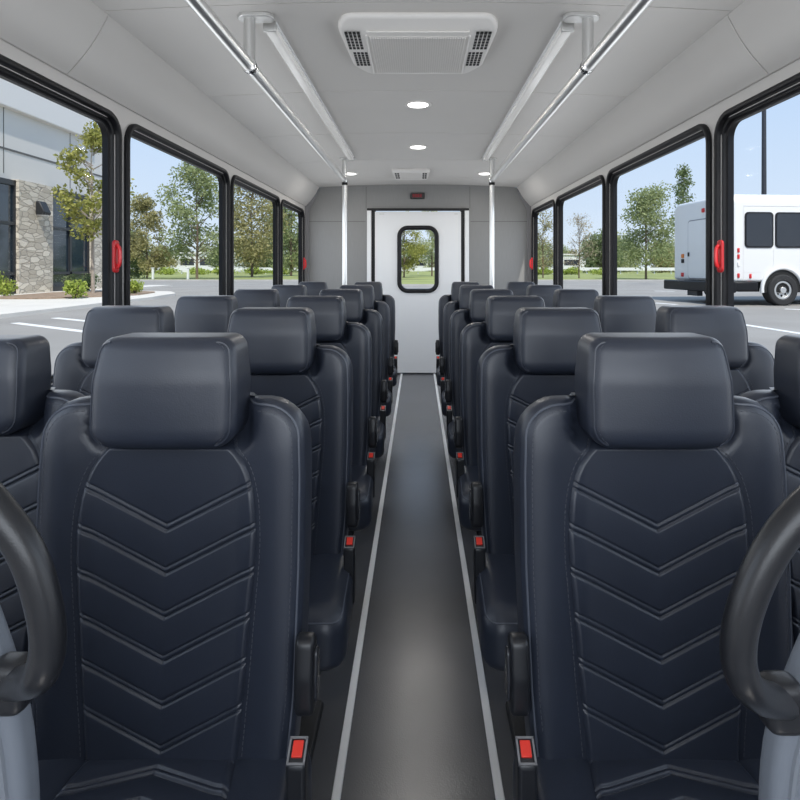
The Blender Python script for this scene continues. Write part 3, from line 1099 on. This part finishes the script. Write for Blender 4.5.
# distant low buildings
for (pa, pb, yt, yb_, d, lab) in ((158, 236, 253.5, 272, 190, 'long low white building beyond the trees, building side'),
                                  (561, 604, 255, 265.5, 230, 'low white building beyond the bare tree, shuttle side'),
                                  (402, 428, 256, 264.5, 240, 'small pale building seen through the rear door window')):
    xa, xb = px_x(pa, d), px_x(pb, d); zt_ = px_z(yt, d)
    r_ = empty('distant_building', ((xa + xb) / 2, d, GZ)); tag(r_, lab, 'building', 'low white buildings far off')
    w = (xb - xa) / 2
    B = MB(); B.box(-w, w, 0, 14, 0, zt_ - GZ); B.build('body', 'white_block', r_, smooth=False)
    B = MB(); B.box(-w - .5, w + .5, -.5, 14.5, zt_ - GZ, zt_ - GZ + .5); B.build('roof_edge', 'panel_light', r_, smooth=False)
    n = max(2, int(w / 3)); zz = (zt_ - GZ)
    for k in range(n):
        c = -w + (k + .5) * 2 * w / n
        B = MB(); B.box(c - w / n * .7, c + w / n * .7, -.06, .02, zz * .38, zz * .72); B.build('window', 'coach_glass', r_, smooth=False)

# long pale roadside barrier across the lawn
B = MB(); B.box(-150, 150, 135, 135.4, GZ + .9, GZ + 1.6)
for k in range(-37, 38): B.box(k * 4 - .1, k * 4 + .1, 135.4, 135.7, GZ, GZ + 1.5)
tag(B.build('road_barrier', 'white_block', smooth=False), 'long pale roadside barrier crossing the lawn', 'barrier')

# ------------------------------------------------------------------ vegetation
rng = np.random.default_rng(7)


def leaf_cloud(blobs, n, size, seed, flat=0.0):
    g = np.random.default_rng(seed)
    wts = np.array([b[3] * b[4] * b[5] for b in blobs]); wts /= wts.sum()
    idx = g.choice(len(blobs), n, p=wts)
    bl = np.array(blobs)[idx]
    d = g.normal(size=(n, 3)); d /= np.linalg.norm(d, axis=1)[:, None]
    rad = g.uniform(.02, 1.25, n) ** .6
    P = bl[:, :3] + d * rad[:, None] * bl[:, 3:6]
    u = g.normal(size=(n, 3)); u /= np.linalg.norm(u, axis=1)[:, None]
    w = g.normal(size=(n, 3)); w -= u * np.sum(u * w, 1)[:, None]; w /= np.linalg.norm(w, axis=1)[:, None]
    s = size * g.uniform(.6, 1.4, n)
    u *= s[:, None]; w *= (s * .55)[:, None]
    V = np.stack([P - u, P + w, P + u, P - w], 1).reshape(-1, 3)
    fs = [(4 * i, 4 * i + 1, 4 * i + 2, 4 * i + 3) for i in range(n)]
    return [tuple(p) for p in V], fs


def raw_mesh(name, vs, fs, material, parent):
    me = bpy.data.meshes.new(name); me.from_pydata(vs, [], fs); me.materials.append(MATS[material])
    o = bpy.data.objects.new(name, me); COL.objects.link(o); o.parent = parent
    return o


def make_tree(h, cw, c0, n, leaf, lmat, bmat, seed, trunk=.02, kind='round', nbr=10, sparse=1.0):
    """h height, cw crown width, c0 crown base as a fraction of h"""
    g = random.Random(seed)
    root = empty('tree')
    T = MB()
    tr = h * trunk
    tp = [(0, 0, 0)]
    for k in range(1, 7):
        tp.append((g.uniform(-.015, .015) * h * k / 6, g.uniform(-.015, .015) * h * k / 6, h * .92 * k / 6))
    T.tube(smooth_path(tp, 3), [tr * (1 - .9 * i / 18) for i in range(19)], 8)
    blobs = []
    ch = h * (1 - c0)
    for k in range(nbr):
        t = (k + .5) / nbr
        z = h * c0 + ch * t * .95
        if kind == 'cone': ext = cw / 2 * (1.0 - t) + .05 * cw
        elif kind == 'round': ext = cw / 2 * (math.sin(math.pi * min(.97, .18 + .8 * t)) ** .7)
        else: ext = cw / 2 * (1 - .55 * t)
        for q in range(3):
            a = g.uniform(0, 6.283); r = ext * g.uniform(.35, .78)
            bx, by, bz = r * math.cos(a), r * math.sin(a), z + g.uniform(-.04, .05) * h
            zb = max(h * c0 * .8, bz - r * g.uniform(.5, 1.0))
            T.tube(smooth_path([(0, 0, zb), (bx * .5, by * .5, zb + (bz - zb) * .55), (bx * 1.15, by * 1.15, bz + .02 * h)], 3), [tr * .36 * (1 - .8 * i / 6) for i in range(7)], 5)
            s = cw * g.uniform(.12, .20) * sparse
            blobs.append((bx, by, bz, s, s, s * .75 * (ch / cw if ch > cw else 1) ** .3))
            if kind == 'bare':
                for w in range(5):
                    b2 = (bx * g.uniform(.5, 1.1) + g.uniform(-.12, .12) * cw, by * g.uniform(.5, 1.1) + g.uniform(-.12, .12) * cw, bz + g.uniform(0, .12) * h)
                    T.tube([(bx * .5, by * .5, zb + (bz - zb) * .55), b2], [tr * .14, tr * .05], 4)
    T.build('trunk', bmat, root)
    v, f = leaf_cloud(blobs, int(n * 2.2), leaf * .62, seed)
    raw_mesh('foliage', v, f, lmat, root)
    return root


def put(root, px, d, label, cat='tree', group=None, z=GZ + .1, s=1.0, rz=0.0):
    root.location = (px_x(px, d), d, z); root.scale = (s, s, s); root.rotation_euler = (0, 0, rz)
    return tag(root, label, cat, group)


G_L = 'trees beyond the car park'
t = make_tree(9.3, 3.9, .34, 1500, .17, 'leaf_yellow', 'bark_pale', 3, .011, 'round', 12, .85)
put(t, 93, 30.2, 'slim young yellow-green tree on the mulch bed before the building', group=None, z=GZ + .15)
ta = make_tree(15.2, 9.8, .16, 3100, .30, 'leaf_green', 'bark', 11, .012, 'round', 13, .95)
put(ta, 197, 72, 'tall open green tree seen whole through the second building-side window', group=G_L)
tb = make_tree(10.5, 6.6, .12, 3000, .26, 'leaf_olive', 'bark', 12, .012, 'round', 10)
put(tb, 147, 74, 'smaller olive tree between the slim tree and the tall green tree', group=G_L)
tc_ = make_tree(13.8, 10.2, .10, 3600, .30, 'leaf_olive', 'bark', 13, .013, 'round', 12, 1.1)
put(tc_, 252, 87, 'broad olive-brown tree filling the third building-side window', group=G_L, s=87 / 74)
td = make_tree(6.5, 6.5, .06, 2600, .26, 'leaf_dark', 'bark', 14, .02, 'round', 8, 1.15)
put(td, 129, 78, 'low dark green tree just beyond the window frame with the red latch', group=G_L)
te = make_tree(13.5, 9.0, .12, 3400, .30, 'leaf_green', 'bark', 15, .013, 'round', 11, 1.05)
put(te, 291, 101, 'green tree in the narrow rearmost building-side window', group=G_L, s=101 / 76)
tf = make_tree(11.5, 9.0, .18, 3800, .25, 'leaf_green', 'bark', 16, .014, 'cone2', 12, 1.05)
put(tf, 646, 72, 'rounded bushy green tree standing on the lawn next to the parked shuttle', group=G_L)
tg = make_tree(9.0, 6.4, .2, 520, .16, 'leaf_twig', 'bark', 17, .012, 'bare', 9)
put(tg, 579, 78, 'nearly bare brown tree in the third window of the shuttle side', group=G_L)
th = make_tree(9.4, 6.4, .14, 900, .18, 'leaf_olive', 'bark', 18, .012, 'bare', 9)
put(th, 543, 80, 'thin half-bare tree in the rearmost window of the shuttle side', group=G_L)
ti = make_tree(19.5, 5.6, .40, 1100, .32, 'leaf_dark', 'bark', 19, .010, 'cone', 11, 1.15)
put(ti, 684, 100, 'tall narrow pine rising behind the parked shuttle roof', group=G_L)
tj = make_tree(9.6, 8.5, .14, 4200, .2, 'leaf_yellow', 'bark', 20, .014, 'round', 11, .85)
put(tj, 404, 84, 'light green tree at the edge of the rear door window nearest the building', group=G_L)
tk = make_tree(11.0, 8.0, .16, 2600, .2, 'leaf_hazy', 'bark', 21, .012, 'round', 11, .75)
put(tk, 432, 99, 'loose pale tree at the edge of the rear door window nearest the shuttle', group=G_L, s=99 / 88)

# hazy far trees along the horizon
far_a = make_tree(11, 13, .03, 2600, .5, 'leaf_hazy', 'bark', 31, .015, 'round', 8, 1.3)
far_b = make_tree(9, 11, .03, 2200, .48, 'leaf_olive', 'bark', 32, .015, 'round', 8, 1.3)
far_c = make_tree(10, 12, .03, 2400, .5, 'leaf_dark', 'bark', 33, .015, 'round', 8, 1.3)
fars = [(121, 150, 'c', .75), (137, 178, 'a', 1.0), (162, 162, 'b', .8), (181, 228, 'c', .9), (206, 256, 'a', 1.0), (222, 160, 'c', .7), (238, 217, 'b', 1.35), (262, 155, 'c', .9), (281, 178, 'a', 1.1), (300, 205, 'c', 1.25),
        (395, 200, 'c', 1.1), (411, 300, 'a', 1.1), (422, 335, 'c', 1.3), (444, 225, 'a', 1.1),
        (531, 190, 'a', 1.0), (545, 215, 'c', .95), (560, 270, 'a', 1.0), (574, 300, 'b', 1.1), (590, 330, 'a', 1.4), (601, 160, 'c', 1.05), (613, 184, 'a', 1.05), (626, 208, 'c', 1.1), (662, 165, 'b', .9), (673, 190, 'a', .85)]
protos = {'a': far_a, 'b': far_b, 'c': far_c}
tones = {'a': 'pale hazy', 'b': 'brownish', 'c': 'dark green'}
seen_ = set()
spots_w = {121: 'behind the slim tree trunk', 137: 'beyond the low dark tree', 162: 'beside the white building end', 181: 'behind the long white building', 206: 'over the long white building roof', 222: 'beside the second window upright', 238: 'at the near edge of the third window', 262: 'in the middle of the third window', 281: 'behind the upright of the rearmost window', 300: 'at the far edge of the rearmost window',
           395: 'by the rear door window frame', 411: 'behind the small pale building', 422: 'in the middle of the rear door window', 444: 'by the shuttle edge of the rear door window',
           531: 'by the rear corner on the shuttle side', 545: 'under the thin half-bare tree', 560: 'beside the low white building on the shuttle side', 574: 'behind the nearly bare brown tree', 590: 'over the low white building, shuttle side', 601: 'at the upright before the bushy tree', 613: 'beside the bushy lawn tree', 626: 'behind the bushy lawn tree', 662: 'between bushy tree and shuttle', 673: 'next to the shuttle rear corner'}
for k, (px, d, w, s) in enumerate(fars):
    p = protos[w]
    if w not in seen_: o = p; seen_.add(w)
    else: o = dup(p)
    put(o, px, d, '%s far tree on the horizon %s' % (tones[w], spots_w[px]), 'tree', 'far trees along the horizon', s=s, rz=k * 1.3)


def make_bush(w, h, n, leaf, lmat, seed):
    root = empty('shrub')
    g = random.Random(seed)
    bl = [(g.uniform(-.3, .3) * w, g.uniform(-.3, .3) * w, h * g.uniform(.3, .68), w * .3, w * .3, h * .32) for _ in range(9)]
    B = MB()
    for _ in range(7):
        B.tube([(0, 0, 0), (g.uniform(-.3, .3) * w, g.uniform(-.3, .3) * w, h * .7)], [.03, .01], 5)
    B.build('stem', 'bark', root)
    v, f = leaf_cloud(bl, n, leaf, seed); raw_mesh('foliage', v, f, lmat, root)
    return root


G_S = 'shrubs by the building'
for (px, py, w, h, m_, lab) in ((76, 301.5, .95, .85, 'leaf_bush', 'small bright green shrub on the mulch in front of the stone pier'),
                                (72, 294, 1.1, 1.0, 'leaf_dark', 'darker shrub against the glass behind the bright shrub'),
                                (88, 293, 1.3, 1.1, 'leaf_dark', 'darker shrub beside the slim tree trunk'),
                                (135, 297, .85, .8, 'leaf_bush', 'small bright green shrub at the rounded pavement end'),
                                (4, 299.5, 1.1, 1.2, 'leaf_bush', 'yellow-green shrub below the first dark glazing')):
    b_ = make_bush(w, h, 700, .07, m_, int(px * 7 + 3))
    x, y = gnd(px, py); b_.location = (x, y, GZ + .14); tag(b_, lab, 'shrub', G_S)
# clipped hedge along the lawn
hx = [(-64 + i * 6.0) for i in range(10)] + [(14 + i * 6.0) for i in range(5)]
hp_ = make_bush(4.6, 1.7, 1000, .2, 'leaf_bush', 77)
for k, x in enumerate(hx):
    o = hp_ if k == 0 else dup(hp_)
    o.name = 'hedge_shrub' if k == 0 else o.name
    o.location = (x, 118 + (k % 2) * 1.6, GZ + .1); o.rotation_euler = (0, 0, k * .9)
    tag(o, 'low green shrub in the long row across the lawn', 'shrub', 'low shrub row across the lawn')
for (px, d, lab) in ((188, 70, 'short white post on the lawn before the tall green tree'), (153, 71, 'short white post on the lawn below the smaller olive tree')):
    B = MB(); B.box(-.12, .12, -.12, .12, 0, 1.35); B.box(-.16, .16, -.16, .16, 1.35, 1.45)
    o = B.build('lawn_post', 'white_block', bevel=.02); o.location = (px_x(px, d), d, GZ + .1); tag(o, lab, 'post', 'white posts on the lawn')

# light pole
lp = empty('street_light', (px_x(764, 42), 42, GZ))
tag(lp, 'tall dark car park light pole behind the shuttle bus', 'light pole')
B = MB(); B.tube([(0, 0, .5), (0, 0, 18)], [.19, .13], 14); B.build('mast', 'pole_dark', lp)
B = MB(); B.tube([(0, 0, 0), (0, 0, .6)], .4, 18); B.build('footing', 'curb_concrete', lp)
B = MB(); B.box(-1.2, 1.2, -.3, .3, 17.9, 18.15); B.build('lamp_head', 'pole_dark', lp, bevel=.04)

# parked shuttle bus
sb = empty('shuttle_bus', (px_x(733, 22.6), 22.6, GZ), math.radians(5))
tag(sb, 'white parked shuttle bus with dark windows, rear corner towards us', 'bus')
SL, SW, SB, SH = 11.5, 4.4, .95, 4.47
ol = round_poly([(0, SB), (SW, SB), (SW, SH), (0, SH)], [.12, .12, .42, .42], 8)
B = MB(); B.prism([(p[0], p[1]) for p in ol], 'x', 0.0, SL); B.build('body', 'coach_white', sb, bevel=.22, seg=4)
# wheels and arches
def disc(B, cx, cy0, cy1, cz, r0, r1, n=40):
    vs, fs = [], []
    for (y_, r_) in ((cy0, r0), (cy0, r1), (cy1, r1), (cy1, r0)):
        for q in range(n):
            a = 2 * math.pi * q / n; vs.append((cx + r_ * math.cos(a), y_, cz + r_ * math.sin(a)))
    for a in range(4):
        b_ = (a + 1) % 4
        for q in range(n): fs.append((a * n + q, a * n + (q + 1) % n, b_ * n + (q + 1) % n, b_ * n + q))
    B.add(vs, fs)
WCX, WCZ, WR = 2.05, .62, .62
for (cx, sideface) in ((WCX, 0), (8.6, 0), (WCX, 1), (8.6, 1)):
    y0_, y1_ = ((-.10, .36) if not sideface else (SW - .42, SW + .02))
    B = MB(); disc(B, cx, y0_, y1_, WCZ, WR * .58, WR); wo = B.build('wheel', 'tire', sb, bevel=.05)
    if not sideface:
        B = MB(); disc(B, cx, y0_ + .04, y1_ - .1, WCZ, WR * .46, WR * .6); disc(B, cx, y0_ + .12, y1_ - .1, WCZ, WR * .02, WR * .46)
        disc(B, cx, y0_ + .0, y1_ - .1, WCZ, .005, WR * .2)
        B.build('rim', 'brushed', wo, bevel=.01)
        B = MB()
        for q in range(8):
            a = 2 * math.pi * q / 8; disc(B, cx + WR * .36 * math.cos(a), y0_ + .11, y0_ + .14, WCZ + WR * .36 * math.sin(a), .004, .045, 10)
        B.build('hand_hole', 'vent_dark', wo)
        # dark arch opening and white flare
        B = MB()
        arc = [(cx + .82 * math.cos(a), WCZ + .02 + .82 * math.sin(a)) for a in np.linspace(math.radians(-8), math.radians(188), 24)]
        B.prism(arc, 'y', -.008, .03); B.build('wheel_well', 'vent_dark', sb, smooth=False)
        B = MB()
        B.tube([(cx + .86 * math.cos(a), -.03, WCZ + .02 + .86 * math.sin(a)) for a in np.linspace(math.radians(-8), math.radians(188), 30)], .075, 10)
        B.build('arch_flare', 'coach_white', sb)
B = MB(); B.box(.4, 1.25, .2, SW - .2, .55, .96); B.box(2.9, 7.7, .25, SW - .25, .6, .96); B.build('underframe', 'dark_metal', sb)
B = MB(); B.box(-.42, .05, -.16, SW + .16, .52, .95); B.box(.0, 1.0, -.10, .02, .58, .95); B.build('bumper', 'rubber', sb, bevel=.05)
B = MB(); B.box(-.3, -.05, SW * .45, SW * .62, .30, .52); B.build('tow_hitch', 'dark_metal', sb)
for k, xx in enumerate((1.0, 2.28, 3.56, 4.84, 6.12)):
    B = MB(); B.prism(rrect(xx + .08 - .60, xx + .08 + .60, 2.30, 3.72, .16, 6), 'y', -.03, .02); w_ = B.build('window', 'rubber', sb, smooth=False)
    B = MB(); B.prism(rrect(xx + .08 - .54, xx + .08 + .54, 2.36, 3.66, .12, 6), 'y', -.036, -.02); B.build('pane', 'coach_glass', w_, smooth=False)
B = MB()
B.box(.42, .45, -.006, .01, 1.0, 3.95); B.box(1.70, 1.715, -.006, .01, 1.0, 2.28); B.box(.43, SL - .3, -.008, .01, 3.95, 3.98); B.box(.43, 1.2, -.006, .01, 1.32, 1.34)
B.build('panel_seam', 'panel_light', sb, smooth=False)
# rear door on the -x face
B = MB(); B.prism(rrect(.85, 3.15, 1.02, 3.62, .18, 6), 'x', -.03, .02); rd = B.build('rear_door', 'lower_panel', sb, smooth=False)
B = MB(); B.prism(rrect(.89, 3.11, 1.06, 3.58, .15, 6), 'x', -.045, 0.0); B.build('door_skin', 'coach_white', rd, smooth=False)
B = MB(); B.box(-.09, -.04, 3.0, 3.08, 2.02, 2.2); B.build('door_handle', 'black_plastic', rd)
for (y_, z_, m_) in ((3.6, 2.05, 'amber'), (3.6, 1.82, 'vent_dark'), (3.62, 1.2, 'red_latch'), (.42, 2.05, 'red_latch'), (.42, 1.75, 'red_latch'), (.42, 1.45, 'vent_white'), (.42, 1.15, 'red_latch'), (1.2, 3.98, 'red_latch'), (2.0, 3.98, 'red_latch'), (.6, 3.98, 'red_latch')):
    B = MB(); B.box(-.05, .03, y_ - .09, y_ + .09, z_ - .09, z_ + .09); B.build('tail_light', m_, sb, bevel=.02)
for (x_, z_) in ((.15, 4.02), ):
    pass
for (x_, z_, m_) in ((.22, 2.2, 'red_latch'), (.22, 1.95, 'red_latch'), (.22, 1.65, 'vent_white'), (.22, 1.2, 'red_latch'), (.72, 1.18, 'red_latch'), (.72, .86, 'red_latch')):
    B = MB(); B.box(x_ - .045, x_ + .045, -.04, .03, z_ - .09, z_ + .09); B.build('side_marker', m_, sb, bevel=.02)
# front cab (out of frame to the right)
B = MB(); B.prism([(SL - .1, .7), (SL + 1.9, .7), (SL + 1.9, 1.9), (SL + .9, 2.1), (SL + .2, 3.5), (SL - .1, 3.6)], 'y', .25, SW - .25); B.build('cab', 'coach_white', sb, bevel=.12, seg=3)

# ------------------------------------------------------------------ light
W = bpy.data.worlds.new('World'); S.world = W; W.use_nodes = True
nt = W.node_tree; bg = nt.nodes['Background']
tc = nt.nodes.new('ShaderNodeTexCoord'); sep = nt.nodes.new('ShaderNodeSeparateXYZ')
nt.links.new(tc.outputs['Generated'], sep.inputs['Vector'])
rmp = nt.nodes.new('ShaderNodeValToRGB')
e = rmp.color_ramp.elements
e[0].position = 0.0; e[0].color = (0.76, 0.85, 0.95, 1)
e[1].position = 1.0; e[1].color = (0.36, 0.55, 0.86, 1)
x_ = e.new(.10); x_.color = (0.64, 0.77, 0.95, 1)
x_ = e.new(.34); x_.color = (0.47, 0.65, 0.93, 1)
nt.links.new(sep.outputs['Z'], rmp.inputs['Fac']); nt.links.new(rmp.outputs['Color'], bg.inputs['Color'])
bg.inputs['Strength'].default_value = 1.05


def lamp(name, typ, loc, rot, energy, col=(1, 1, 1), **kw):
    l = bpy.data.lights.new(name, typ); l.energy = energy; l.color = col
    for k, v in kw.items(): setattr(l, k, v)
    o = bpy.data.objects.new(name, l); COL.objects.link(o); o.location = loc; o.rotation_euler = rot
    return o


sun_dir = Vector((-.26, .70, -1.05)).normalized()
o = lamp('sun', 'SUN', (0, 0, 30), (0, 0, 0), 4.0, (1, .95, .88), angle=math.radians(1.0))
o.rotation_euler = sun_dir.to_track_quat('-Z', 'Y').to_euler()
# added fill lamps inside the open front and side windows, brightening the ceiling
lamp('front_fill', 'AREA', (0, Y0 + .05, 1.6), (math.radians(92), 0, 0), 30, (.93, .965, 1), shape='RECTANGLE', size=2.3, size_y=1.0)
for sx in (-1, 1):
    for ya, yb in WIN:
        lamp('window_fill', 'AREA', (sx * (WX - .03), (ya + yb) / 2, (WZ0 + WZ1) / 2), (math.radians(90), 0, math.radians(90 if sx > 0 else -90)), 4.5, (.93, .965, 1), shape='RECTANGLE', size=yb - ya - .16, size_y=WZ1 - WZ0 - .16)
for (x, y, lab) in lights:
    lamp('downlight_glow', 'AREA', (x, y, ceil_z(x) - .02), (0, 0, 0), 4, (1, .96, .9), shape='DISK', size=.11)

# ------------------------------------------------------------------ camera
cam = bpy.data.cameras.new('camera'); co = bpy.data.objects.new('camera', cam); COL.objects.link(co)
co.location = (0, 0, EYE); co.rotation_euler = (math.radians(90), 0, 0)
cam.sensor_width = 36; cam.sensor_fit = 'HORIZONTAL'
cam.lens = 36 * F / 800
cam.shift_x = -(VX - 400) / 800
cam.shift_y = -(400 - VY) / 800
cam.clip_start = .03; cam.clip_end = 2000
S.camera = co
S.view_settings.view_transform = 'Standard'
S.view_settings.look = 'None'
S.view_settings.gamma = 1
S.view_settings.use_curve_mapping = False
S.view_settings.exposure = 0.0
S.cycles.max_bounces = 10
S.cycles.diffuse_bounces = 6
S.cycles.transparent_max_bounces = 24
S.cycles.sample_clamp_indirect = 6
